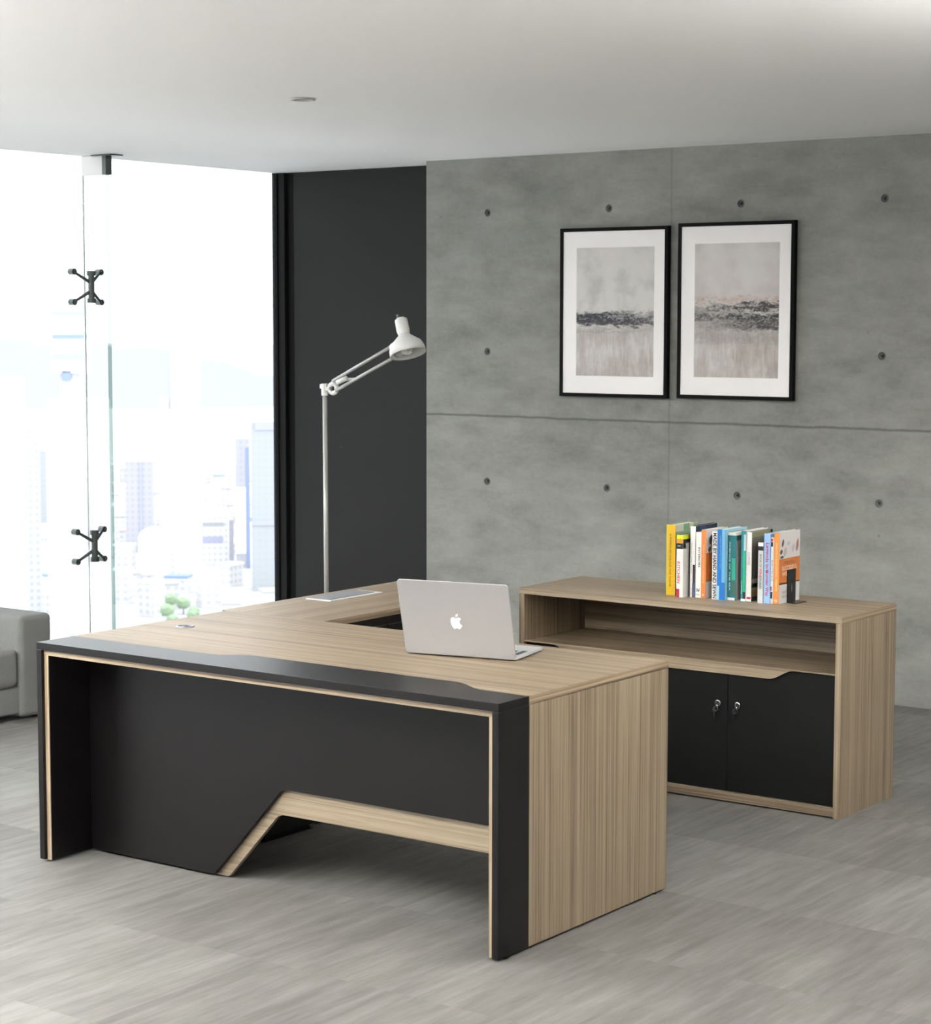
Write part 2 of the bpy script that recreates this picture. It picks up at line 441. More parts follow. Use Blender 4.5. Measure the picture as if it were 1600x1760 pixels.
# glass fins with steel heads and spider brackets
def fin(y, k):
    t = thing('glass_fin', ['vertical glass fin with green edge standing at the window joint left of the desk',
              'vertical glass fin at a window joint outside the photo'][k], 'window fin', (XG, y, 0))
    MB().box(.004, .176, -.006, .006, .002, CZ-.10).build('fin_blade', 'glass', t)
    MB().box(.177, .190, -.008, .008, .002, CZ-.10).build('fin_edge', 'glass_edge', t)
    MB().box(.002, .165, -.012, .012, CZ-.105, CZ-.002).build('head_plate', 'white_plate', t, .002)
    MB().box(.166, .196, -.022, .022, CZ-.105, CZ-.002).build('head_bracket', 'steel_dark', t, .002)
    MB().box(.10, .25, -.04, .05, CZ-.007, CZ-.002).build('ceiling_plate', 'steel_dark', t)
    MB().box(-.006, .004, -.004, .004, .002, CZ-.002).build('joint_seal', M['seal'], t)
    return t
M['seal'] = plain('pale silicone joint', (.80, .84, .84), .6)
def spider(y, z, lab):
    t = thing('spider_bracket', lab, 'bracket', (XG, y, z), 0, 'steel spider brackets on the glass fin')
    MB().tube((.06, 0, -.078), (.06, 0, .078), .017).tube((.06, 0, -.085), (.06, 0, -.06), .024).tube((.06, 0, .06), (.06, 0, .085), .024).build('hub', 'steel_dark', t, smooth=False)
    for sy in (-1, 1):
        for sz in (-1, 1):
            MB().tube((.06, 0, sz*.02), (.03, sy*.095, sz*.078), .010, .007).build('arm', 'steel_dark', t)
            MB().tube((.002, sy*.098, sz*.08), (.038, sy*.098, sz*.08), .017).tube((.036, sy*.098, sz*.08), (.046, sy*.098, sz*.08), .010).build('glass_clamp', 'steel_dark', t)
fin(3.058, 0); fin(-1.60, 1)
spider(3.05, 2.003, 'upper four-armed steel bracket clamping the glass beside the fin')
spider(3.045, .620, 'lower four-armed steel bracket clamping the glass beside the fin')

# downlight
d = thing('downlight', 'small round recessed ceiling downlight, switched off', 'light', (-2.035, 1.552, CZ))
MB().lathe((0, 0, -.001), (0, 0, -1), [(0, .052), (.006, .050), (.006, .036), (.001, .034)], 32).build('trim_ring', plain('pale grey metal ring', (.42, .42, .41), .5), d, smooth=True)
MB().tube((0, 0, -.0015), (0, 0, -.003), .035, seg=28).build('lens', plain('grey lens', (.30, .30, .30), .4), d)

_strips = {}
def plain_strip(ax):
    if ax not in _strips:
        _strips[ax] = wood('pale edge strip ' + ax, ax, .45, 1.0, 4.)
    return _strips[ax]

# ------------------------------------------------------------------ executive desk
def desk():
    W, D, H, TH = 1.900, .9433, .75, .0245
    t = thing('executive_desk', 'large L-shaped desk in zebra-grain wood with charcoal front band and legs', 'desk', (0, 0, 0))
    # wavy charcoal band / wood top share one curve  (x from left to right)
    def curve():
        P = []
        def s(a, b, y0, y1, n=10):
            for i in range(n + 1):
                k = i/n; kk = k*k*(3 - 2*k); P.append((a + (b - a)*k, y0 + (y1 - y0)*kk))
        P.append((-W, .168)); P.append((-1.60, .166)); s(-1.245, -1.125, .166, .222); P.append((-.7, .222)); s(-.315, -.165, .222, .155); P.append((0, .152))
        return P
    C = curve()
    z0 = H - TH
    MB().prism([(x, y, z0) for x, y in [(-W, 0), (0, 0)] + C[::-1]], (0, 0, TH)).build('front_band', 'black', t, .0010)
    pts = [(x, y + .0006) for x, y in C] + [(0, D), (-W, D)]
    MB().prism([(x, y, z0) for x, y in pts], (0, 0, TH)).build('desktop', 'wood_x', t, .0010)
    MB().box(-.0004, .0006, .1530, D-.0003, z0+.0004, H-.0006).build('edge_band', plain_strip('y'), t)
    # side panels
    for x0, x1, nm in ((-.0235, 0, 1), (-W, -W+.0235, 0)):
        MB().box(x0, x1, .0, .1535, .008, z0-.0008).build('front_leg', 'black', t, .001)
        MB().box(x0, x1, .1545, D, .008, z0-.0015).build('side_panel', 'wood_z', t, .001)
        for yy in (.05, D-.06): MB().tube(((x0+x1)/2, yy, 0), ((x0+x1)/2, yy, .008), .010).build('levelling_foot', 'foot', t)
    # inner frame: black panels with wood edge strips, set back 13 mm
    xl, xr = -W+.0235, -.0235
    MB().box(xl, xl+.019, .016, D-.02, .006, z0-.0005).build('inner_panel', 'black', t, .0005)
    MB().box(xr-.019, xr, .016, D-.02, .006, z0-.0005).build('inner_panel', 'black', t, .0005)
    MB().box(xl+.0195, xr-.0195, .016, D-.02, z0-.019, z0-.0005).build('under_panel', 'black', t, .0005)
    strip = plain_strip
    MB().box(xl+.0003, xl+.0188, .012, .0158, .006, z0-.0195).build('edge_strip', strip('z'), t)
    MB().box(xr-.0188, xr-.0003, .012, .0158, .006, z0-.0195).build('edge_strip', strip('z'), t)
    MB().box(xl+.0003, xr-.0003, .012, .0158, z0-.0190, z0-.0006).build('edge_strip', strip('x'), t)
    # modesty panel with the diagonal cut
    def rounded(pts, rads, n=6):
        out = []
        for i, p in enumerate(pts):
            r = rads[i]; p = Vector(p)
            if r == 0: out.append(p); continue
            a = (Vector(pts[i-1]) - p).normalized(); b = (Vector(pts[(i+1) % len(pts)]) - p).normalized()
            ang = a.angle(b); dd = r/math.tan(ang/2)
            A, B = p + a*dd, p + b*dd
            for k in range(n + 1):
                q = k/n; out.append((1-q)**2*A + 2*q*(1-q)*p + q*q*B)
        return out
    zt = z0 - .0195
    P1 = rounded([(xl+.0195, .008), (-1.285, .008), (-.985, .3335), (xr-.0195, .3335), (xr-.0195, zt), (xl+.0195, zt)], [0, .02, .05, 0, 0, 0])
    MB().prism([(p.x, .2, p.y) for p in P1], (0, .0175, 0)).build('modesty_panel', 'black', t, .001)
    P2 = rounded([(xl+.0195, .004), (-1.235, .004), (-1.015, .2440), (xr-.0195, .2440), (xr-.0195, zt), (xl+.0195, zt)], [0, .03, .05, 0, 0, 0])
    MB().prism([(p.x, .2180, p.y) for p in P2], (0, .018, 0)).build('modesty_backing', 'wood_x', t, .001)
    # return (side run of the L)
    xa, xb, y1 = -1.925, -1.4325, 2.085
    MB().box(xa, xb, D+.0006, y1, z0, H).build('return_top', 'wood_y', t, .0010)
    ped = MB().box(xa+.03, xb-.004, D+.02, y1-.02, .03, z0-.0008).build('return_pedestal', 'black', t, .001)
    # drawer fronts on the inner face of the return
    for k, (a, b) in enumerate(((D+.04, 1.30), (1.305, 1.68), (1.685, y1-.03))):
        f = MB().box(xb-.0035, xb+.012, a, b, .06, z0-.03).build('pedestal_door', 'door_black', t, .001)
        MB().box(xb+.012, xb+.018, (a+b)/2-.05, (a+b)/2+.05, z0-.07, z0-.055).build('handle', 'steel_dark', f, .001)
    MB().box(xa+.06, xb-.03, D+.05, y1-.05, .0, .03).build('plinth', 'foot', t)
    # main-desk pedestal seen under the front
    MB().box(-1.84, xb+.02, .60, D-.021, .03, z0-.0195).build('desk_pedestal', 'black', t, .001)
    MB().box(-1.80, xb-.02, .64, D-.06, .0, .03).build('plinth', 'foot', t)
    # cable grommet
    gx, gy = -1.742, .553
    g = MB().lathe((gx, gy, H), (0, 0, 1), [(0.0002, .033), (.0028, .032), (.0032, .026), (.0015, .0255), (.0010, 0.0001)], 36).build('cable_grommet', 'grommet', t, smooth=True)
    MB().prism([(gx+.002, gy-.010, H+.0022), (gx+.022, gy-.013, H+.0022), (gx+.025, gy, H+.0022), (gx+.022, gy+.010, H+.0022), (gx+.002, gy+.006, H+.0022)], (0, 0, .0008)).build('cable_slot', 'foot', g)
    # power box plate
    pb = MB().box(-1.870, -1.745, 1.359, 1.682, H+.0002, H+.0035).build('power_box', plain('pale alloy plate', (.72, .72, .74), .4, .1), t, .001)
    MB().box(-1.865, -1.762, 1.366, 1.655, H+.0036, H+.0062).build('flip_lid', plain('grey flip lid', (.27, .28, .31), .40, .1), pb, .001)
    return t
desk()

# ------------------------------------------------------------------ low cabinet
def cabinet():
    W, D, H = 1.4294, .4706, .7526
    t = thing('sideboard_cabinet', 'low zebra-grain wooden sideboard with open shelf above black doors', 'cabinet', (.0352, 2.1289, 0))
    s = .0255
    MB().box(-W, 0, 0, D, H-.0250, H).build('top_panel', 'wood_x', t, .0010)
    MB().box(-s, 0, 0, D, .0, H-.0256).build('side_panel', 'wood_z', t, .0010)
    MB().box(-W, -W+s, 0, D, .0, H-.0256).build('side_panel', 'wood_z', t, .0010)
    MB().box(-W+s, -s, D-.016, D-.002, .02, H-.0256).build('back_panel', 'wood_x', t)
    MB().box(-W+s+.0005, -s-.0005, .022, D-.0165, .519, .537).build('shelf', 'wood_x', t, .0008)
    MB().box(-W+s+.0005, -s-.0005, .003, .022, .006, .0405).build('base_rail', 'wood_x', t, .0010)
    MB().box(-W+s+.0005, -s-.0005, .022, D-.0165, .020, .038).build('bottom_panel', 'wood_x', t)
    MB().box(-.0004, .0006, .0005, D-.0005, H-.0246, H-.0006).build('edge_band', plain_strip('y'), t)
    # wavy pull rail in front of the doors
    xl, xr = -W+s+.0005, -s-.0005
    zt, zb, zs = .5395, .4945, .5335
    pts = [(xl, zt), (xl, zs)]
    def S(a, b, z0, z1, n=10):
        for i in range(n+1):
            k = i/n; kk = k*k*(3-2*k); pts.append((a+(b-a)*k, z0+(z1-z0)*kk))
    S(-W+.165, -W+.265, zs, zb); S(-.298, -.195, zb, zs); pts += [(xr, zs), (xr, zt)]
    MB().prism([(x, .001, z) for x, z in pts], (0, .0125, 0)).build('pull_rail', 'wood_x', t, .0010)
    cx = [xl+.001, -.9400, -.4757, xr-.001]
    for k in range(3):
        a, b = cx[k]+.0012, cx[k+1]-.0012
        dr = MB().box(a, b, .004+.010, .0305, .0425, .5330).build('door', 'door_black', t, .0008)
        if k == 0: continue
        lx = (b - .041) if k == 1 else (a + .041)
        lz = .377
        lk = MB().torus((lx, .0125, lz), (0, -1, 0), .0105, .0026, 24, 8).build('lock', 'chrome', dr, smooth=True)
        MB().tube((lx, .0125, lz), (lx, .0095, lz), .0075, seg=20).build('lock_barrel', 'steel_dark', dr)
        # keys hanging from a small ring
        MB().box(lx-.0016, lx+.0016, -.003, .010, lz-.007, lz+.007).torus((lx-.004, .0045, lz-.020), (.35, -1, 0), .0085, .0010, 20, 6).build('key_ring', 'chrome', dr, smooth=False)
        MB().lathe((lx-.010, .0045, lz-.0265), (.2, -1, 0), [(-.0014, .0001), (-.0014, .0085), (.0014, .0085), (.0014, .0001)], 20)\
            .build('key_head', 'foot', dr)
        MB().box(lx-.0118, lx-.0084, .0035, .0052, lz-.058, lz-.034).build('key_blade', 'chrome', dr)
    return t
cabinet()

# ------------------------------------------------------------------ laptop
def laptop():
    w, h, dp, yawl, tilt = .3867, .2588, .232, .2156, .2797
    t = thing('laptop', 'open silver laptop on the desk, lid back with white fruit emblem', 'laptop', (-.75266, .54971, .7503), yawl)
    def slab(x0, x1, y0, y1, z0, z1, r=.010, n=6):
        P = []
        for cx, cy, a in ((x1-r, y1-r, 0), (x0+r, y1-r, 90), (x0+r, y0+r, 180), (x1-r, y0+r, 270)):
            for k in range(n+1):
                q = math.radians(a + 90*k/n); P.append((cx + r*math.cos(q), cy + r*math.sin(q), z0))
        return MB().prism(P, (0, 0, z1 - z0))
    base = slab(0, w, -.004, dp, .0035, .0125).build('base', 'alu_light', t, .0015)
    for fx in (.03, w-.03):
        for fy in (.03, dp-.03): MB().tube((fx, fy, 0), (fx, fy, .0036), .008).build('rubber_foot', 'foot', t)
    kb = MB().box(.045, w-.045, .028, .125, .0126, .0128).build('keyboard', 'key_black', t)
    nx, ny = 14, 5
    ks = MB()
    for i in range(nx):
        for j in range(ny):
            kx = .048 + i*(w-.096)/nx; kyy = .031 + j*.0185
            ks.box(kx, kx + (w-.096)/nx - .003, kyy, kyy + .0155, .0129, .0138)
    ks.build('keys', M['key_black'], kb)
    MB().box(w/2-.055, w/2+.055, .140, .215, .0126, .0129).build('trackpad', 'alu', t)
    MB().box(.014, .032, .045, .13, .0126, .0128).build('speaker_grille', 'steel_dark', t)
    MB().box(w-.032, w-.014, .045, .13, .0126, .0128).build('speaker_grille', 'steel_dark', t)
    # lid in its own plane: local x along hinge, local y up the lid, -z faces the viewer
    lid = slab(0, w, .001, h, 0, .0055, .013).build('lid', 'alu', t, .0015)
    up = Vector((0, -math.sin(tilt), math.cos(tilt))); xx = Vector((1, 0, 0)); zz = xx.cross(up)
    mt = basis(xx, up, zz, (0, .0, .0050)); lid.matrix_local = mt
    scr = MB().box(.010, w-.010, .014, h-.010, -.0008, -.0001)
    scr = scr.build('screen', 'screen', t); scr.matrix_local = mt @ Matrix.Translation((0, 0, 0))
    MB().tube((.03, .004, .0105), (w-.03, .004, .0105), .0045, seg=14).build('hinge', 'steel_dark', t)
    # emblem
    def em(pts, n=5):
        out = []; L = len(pts)
        for i in range(L):
            p0, p1, p2, p3 = (Vector(pts[(i+k-1) % L]) for k in range(4))
            for k in range(n):
                q = k/n
                out.append(.5*((2*p1) + (-p0+p2)*q + (2*p0-5*p1+4*p2-p3)*q*q + (-p0+3*p1-3*p2+p3)*q**3))
        return out
    body = [(-.43,.10),(-.36,.27),(-.20,.33),(-.03,.27),(.06,.27),(.20,.33),(.36,.29),(.43,.20),(.33,.10),(.29,-.06),(.35,-.22),(.47,-.30),(.40,-.46),(.24,-.62),(.13,-.60),(.02,-.55),(-.10,-.60),(-.21,-.62),(-.36,-.42),(-.44,-.15)]
    leaf = [(.0,.36),(.02,.50),(.12,.60),(.21,.63),(.20,.50),(.12,.40)]
    E = MB(); sc = .0425
    cx, cy = w*.5, h*.475
    for sh in (body, leaf): E.prism([(cx + p.x*sc, cy + p.y*sc, .0056) for p in em(sh)], (0, 0, .0004))
    e = E.build('emblem', 'emblem', t); e.matrix_local = mt
    e['label'] = 'white fruit-shaped emblem'
laptop()

# ------------------------------------------------------------------ books
def shade(c): return plain('book colour', c, .35)
W_, G_, K_ = (.78, .77, .74), (.24, .25, .25), (.012, .012, .014)
SP = lambda x, y, z: basis((0, 0, -1), (1, 0, 0), (0, -1, 0), (x, y, z))     # lettering down a spine
FL = lambda x, y, z: basis((1, 0, 0), (0, 0, 1), (0, -1, 0), (x, y, z))      # upright lettering on a spine
CV = lambda x, y, z: basis((0, 1, 0), (0, 0, 1), (1, 0, 0), (x, y, z))       # lettering on the right cover
ZB = .7526
def book(x0, x1, y0, h, dep, spine, cover, label, parts=(), cover_parts=(), texts=(), figures=(), rz=0.):
    w = x1 - x0; t = thing('book', label, 'book', (x0, y0, ZB), rz, 'upright books in the row on the sideboard')
    b = .0018
    MB().box(0, b, .002, dep, .0005, h).box(w-b, w, .002, dep, .0005, h).build('cover', shade(cover), t, .0004)
    MB().box(0, w, 0, .0025, .0005, h).build('spine', shade(spine), t, .0004)
    MB().box(b+.0002, w-b-.0002, .003, dep-.004, .003, h-.003).build('pages', 'pages', t)
    for nm, a0, a1, z0, z1, c in parts:      # fractions of width and height on the spine
        MB().box(w*a0, w*a1, -.0004, .0, h*z0, h*z1).build(nm, shade(c), t)
    for nm, a0, a1, z0, z1, c in cover_parts:
        MB().box(w, w+.0004, .002+(dep-.002)*a0, .002+(dep-.002)*a1, h*z0, h*z1).build(nm, shade(c), t)
    for nm, a0, a1, z0, z1, c in figures:
        cy0, cz0, ry, rz_ = (a0+a1)/2*dep, (z0+z1)/2*h, (a1-a0)/2*dep, (z1-z0)/2*h
        MB().prism([(w+.0004, cy0 + ry*math.copysign(abs(math.cos(q*PI/10))**1.5, math.cos(q*PI/10)) + .25*rz_*math.sin(q*PI/10), cz0 + rz_*math.sin(q*PI/10)) for q in range(20)], (.0003, 0, 0)).build(nm, shade(c), t)
    for nm, s, kind, u, z, tw, th, c in texts:   # u: fraction across, z: fraction up, tw/th in metres
        if kind == 'S': mt = SP(w*u, -.0005, h*z)
        elif kind == 'F': mt = FL(w*u, -.0005, h*z)
        else: mt = CV(w+.0005, dep*u, h*z)
        text(nm, s, tw, th, shade(c), t, mt,   .0003, .02)
    return t
book(-.7965, -.7565, 2.281, .2790, .175, (.72, .42, .005), (.30, .42, .25), 'bright yellow hardback, leftmost in the row of books',
     parts=[('spine_band', 0, .18, 0, 1, (.62, .50, .02))],
     cover_parts=[('cover_picture', .0, .35, .90, 1, (.62, .62, .52)), ('cover_picture', .35, .62, .92, 1, (.20, .40, .22)), ('cover_picture', .62, .8, .93, 1, (.7, .68, .55))],
     texts=[('spine_title', 'A WORLD OF COLOUR AND PLACES', 'S', .45, .5, .21, .007, (.16, .10, .01))])
book(-.7330, -.7045, 2.2500, .2450, .185, W_, (.235, .24, .24), 'white book with lime, orange and black bands at the top of its spine',
     parts=[('spine_band', 0, 1, .935, 1, (.62, .70, .01)), ('spine_band', 0, 1, .865, .935, (.62, .28, .02)), ('spine_band', 0, 1, .775, .865, K_),
            ('spine_picture', 0, .5, 0, .135, (.42, .02, .03))],
     cover_parts=[('cover_band', 0, 1, .93, 1, (.62, .70, .01)), ('cover_band', 0, 1, .875, .93, K_), ('cover_band', 0, .25, .0, .86, (.66, .66, .62)), ('cover_band', 0, .12, .78, .875, K_)],
     texts=[('spine_title', 'KITCHEN', 'S', .36, .40, .085, .013, (.55, .04, .03)), ('publisher_mark', 'N-4', 'F', .4, .825, .012, .005, (.75, .75, .75))])
book(-.6905, -.6680, 2.283, .2790, .185, W_, (.012, .025, .060), 'tall white book with a navy cover and dark figure low on its spine',
     parts=[('spine_picture', .52, 1, .20, .46, (.035, .02, .03)), ('spine_picture', .45, 1, 0, .2, (.07, .09, .17))],
     cover_parts=[('cover_picture', .2, .45, .90, .99, (.03, .06, .12)), ('cover_picture', .5, .7, .91, .98, (.02, .035, .05)), ('cover_edge', .93, 1, 0, 1, (.45, .62, .66))],
     texts=[('spine_title', 'STYLE AT HOME TODAY', 'S', .26, .55, .12, .005, (.35, .35, .37)), ('spine_note', 'EDITION', 'S', .26, .08, .03, .004, (.5, .2, .25))])
book(-.6640, -.6400, 2.2800, .2570, .165, W_, W_, 'white book with INTERIORS in black down its spine',
     parts=[('publisher_line', .1, .8, .045, .055, (.35, .40, .48))],
     texts=[('spine_title', 'INTERIORS', 'S', .66, .62, .078, .0095, K_), ('volume_number', '2', 'S', .5, .12, .016, .012, K_)])
book(-.6390, -.6190, 2.2790, .2680, .175, (.66, .21, .05), (.66, .62, .60), 'orange-spined book with a pale and orange cover, left of the black and white spine',
     cover_parts=[('cover_panel', 0, 1, .27, .66, (.52, .15, .03)), ('cover_band', .0, 1, .24, .27, (.32, .16, .08))],
     figures=[('cover_figure', .14, .30, .78, .92, (.10, .08, .07)), ('cover_figure', .22, .40, .72, .86, (.42, .34, .25)), ('cover_figure', .10, .24, .67, .75, (.12, .08, .05))],
     texts=[('spine_title', 'CREATE YOUR WEBSITE', 'S', .5, .5, .15, .007, (.76, .42, .22)), ('logo_dot', 'O', 'F', .5, .05, .008, .008, (.9, .8, .7))])
book(-.5900, -.5690, 2.2775, .2640, .165, (.72, .70, .69), (.70, .69, .67), 'white book with bold black zebra-like lettering filling its spine',
     texts=[('spine_title', 'MADE BY HAND AND SEWN', 'S', .55, .5, .255, .016, K_)])
book(-.5675, -.5330, 2.2770, .2740, .175, (.015, .17, .52), (.30, .55, .66), 'bright blue book with a light blue right edge, in the middle of the row',
     parts=[('spine_band', .58, 1, .25, 1, (.16, .44, .70)), ('spine_band', 0, .28, 0, .2, (.32, .60, .75))],
     texts=[('spine_title', 'WORLD OF WATER AND LIGHT', 'S', .40, .68, .13, .0055, (.12, .42, .75))])
book(-.5315, -.4960, 2.2950, .2640, .165, (.01, .15, .17), (.28, .28, .265), 'dark teal book with white bands at the top and bottom of its spine',
     parts=[('spine_band', 0, 1, .955, 1, (.72, .76, .72)), ('spine_band', 0, .9, 0, .04, (.75, .76, .74)), ('spine_picture', .5, .95, .30, .62, (.03, .36, .25)), ('spine_picture', .5, .95, .08, .28, (.05, .12, .10))],
     cover_parts=[('cover_band', 0, 1, .955, 1, (.66, .68, .60)), ('cover_band', 0, 1, .88, .955, (.03, .08, .08))],
     texts=[('spine_title', 'SCIENCE OF THE SEA', 'S', .27, .5, .19, .006, (.55, .72, .72))])
book(-.4755, -.4555, 2.2990, .2720, .180, (.01, .22, .27), (.72, .72, .70), 'teal book with a green stripe and white foot on its spine',
     parts=[('spine_band', .42, .85, .14, .72, (.02, .42, .17)), ('spine_picture', .55, 1, .72, .95, (.40, .58, .55)), ('spine_band', 0, 1, 0, .035, W_), ('spine_band', .45, 1, .035, .13, K_)],
     texts=[('spine_title', 'GARDEN', 'S', .2, .2, .05, .004, (.5, .75, .75))])
book(-.4545, -.4340, 2.3050, .2680, .170, W_, (.130, .118, .100), 'white-spined book with a red dot at its foot and a coffee cup on its cover',
     parts=[('spine_dot', .1, .9, .035, .065, (.40, .02, .05))],
     cover_parts=[('cover_picture', .02, .98, .06, .20, (.42, .26, .09)), ('cover_picture', .02, .98, .20, .32, (.60, .58, .46)), ('cover_picture', .0, .35, .20, .26, (.10, .30, .24)),
                  ('cover_picture', .02, .98, .045, .07, (.04, .03, .02)), ('cover_picture', 0, 1, .92, 1, (.20, .20, .11)), ('cover_picture', .9, 1, .86, 1, (.03, .03, .03))],
     texts=[('spine_title', 'COFFEE', 'S', .45, .62, .05, .009, (.35, .36, .40))])
book(-.3975, -.3755, 2.2900, .2330, .165, (.55, .55, .55), (.10, .10, .10), 'short white and grey book with a black band near the top of its spine',
     parts=[('spine_band', 0, 1, .87, .94, K_), ('spine_band', 0, 1, .0, .25, (.66, .66, .68)), ('spine_band', 0, 1, .94, 1, (.75, .74, .7))],
     texts=[('spine_title', 'BOOK OF', 'S', .5, .70, .05, .008, (.12, .12, .13)), ('spine_title', 'WINE', 'S', .5, .50, .035, .010, (.50, .04, .08)), ('spine_title', 'STORIES', 'S', .5, .33, .045, .009, (.12, .12, .14))])
book(-.3740, -.3475, 2.2930, .2680, .170, (.27, .47, .74), (.30, .46, .72), 'light blue book with red lettering down its spine',
     texts=[('spine_title', 'Legends in a', 'S', .5, .655, .115, .017, (.55, .015, .07)), ('spine_title', 'Wonder Way', 'S', .5, .30, .105, .017, (.55, .015, .07))])
book(-.3470, -.3370, 2.2980, .2550, .165, (.72, .70, .70), (.70, .69, .69), 'thin white book with black and red marks squeezed beside the last orange book',
     parts=[('spine_band', 0, .8, .86, .93, K_), ('spine_dot', 0, .8, .94, .98, (.6, .04, .08)), ('spine_picture', 0, .8, .08, .18, (.03, .03, .03)), ('spine_picture', 0, .5, .20, .26, (.3, .05, .08))],
     texts=[('spine_title', 'RECIPES', 'S', .6, .5, .08, .004, (.25, .05, .10))])
book(-.3360, -.3140, 2.3010, .2740, .172, (.70, .26, .055), (.60, .57, .56), 'orange and white book reading CREATE A SUCCESSFUL WEBSITE, rightmost in the row',
     cover_parts=[('cover_panel', 0, 1, .27, .625, (.56, .17, .04)), ('cover_line', 0, .98, .265, .285, (.30, .10, .04)), ('cover_base', .0, 1, .0, .265, (.62, .61, .60))],
     figures=[('cover_figure', .12, .22, .79, .90, (.05, .05, .06)), ('cover_figure', .04, .16, .69, .76, (.06, .04, .05)), ('cover_figure', .05, .22, .63, .67, (.05, .04, .05)), ('cover_figure', .20, .36, .65, .78, (.42, .38, .36)), ('cover_figure', .80, .93, .70, .88, (.50, .25, .19)), ('cover_figure', .86, .90, .75, .83, (.68, .62, .56)), ('cover_figure', .60, .74, .70, .82, (.46, .44, .52)), ('cover_figure', .36, .52, .80, .86, (.46, .43, .42))],
     texts=[('spine_title', 'CREATE A SUCCESSFUL WEBSITE', 'S', .5, .52, .185, .007, (.85, .55, .32)), ('logo_dot', 'O', 'F', .5, .045, .011, .011, (.9, .82, .75)),
            ('cover_title', 'CREATE A', 'C', .48, .565, .085, .011, (.20, .07, .03)), ('cover_title', 'SUCCESSFUL', 'C', .50, .49, .125, .017, (.80, .60, .45)),
            ('cover_title', 'WEBSITE', 'C', .47, .41, .11, .017, (.80, .60, .45)), ('cover_note', 'read and learn how to\nbuild a site that works', 'C', .42, .13, .09, .030, (.33, .32, .34))])

# bookend
def bookend():
    t = thing('bookend', 'black metal bookend standing against the rightmost orange book', 'bookend', (-.3120, 2.3655, ZB))
    wd, h = .070, .126
    # upright plate with a slim pointed slot: outline in y-z
    sl = [(.040, .020), (.045, .050), (.040, .092), (.035, .050)]
    bm = MB()
    outer = [(0, 0), (wd, 0), (wd, h), (0, h)]
    b = bm.bm
    def quad(pts):
        bm.prism([(0, y, z) for y, z in pts], (.0018, 0, 0))
    quad([(0, 0), (wd, 0), sl[0]]); quad([(wd, 0), (wd, h), sl[2], sl[1], sl[0]]); quad([(wd, h), (0, h), sl[2]]); quad([(0, h), (0, 0), sl[0], sl[3], sl[2]])
    bm.build('upright_plate', 'bookend', t)
    MB().prism([(0, 0, .0003), (.048, -.018, .0003), (.052, .062, .0003), (.046, .074, .0003), (0, .070, .0003)], (0, 0, .0016)).build('base_plate', 'bookend', t)
bookend()

# ------------------------------------------------------------------ framed pictures
def picture(x0, x1, z0, z1, p, label, kind):
    t = thing('framed_picture', label, 'picture', ((x0+x1)/2, YW, z0), 0, 'pair of framed abstract prints')
    w = x1 - x0; h = z1 - z0; b = .0185; a = -w/2
    f = MB()
    f.box(a, a+b, -.031, -.001, 0, h); f.box(a+w-b, a+w, -.031, -.001, 0, h); f.box(a+b, a+w-b, -.031, -.001, 0, b); f.box(a+b, a+w-b, -.031, -.001, h-b, h)
    f.build('frame', 'frame_black', t)
    MB().box(a+b, a+w-b, -.026, -.003, b, h-b).build('mat_board', 'matboard', t)
    cx = (x0+x1)/2
    MB().box(p[0]-cx, p[1]-cx, -.0265, -.0261, p[2]-z0, p[3]-z0).build('print', painting('abstract print %d' % kind, kind), t)
picture(-2.668, -2.020, 1.4345, 2.3045, (-2.567, -2.101, 1.543, 2.202), 'black-framed abstract print with a narrow dark band, left of the pair', 0)
picture(-1.961, -1.3135, 1.4395, 2.3135, (-1.865, -1.395, 1.548, 2.2095), 'black-framed abstract print with rust tint above dark bands, right of the pair', 1)

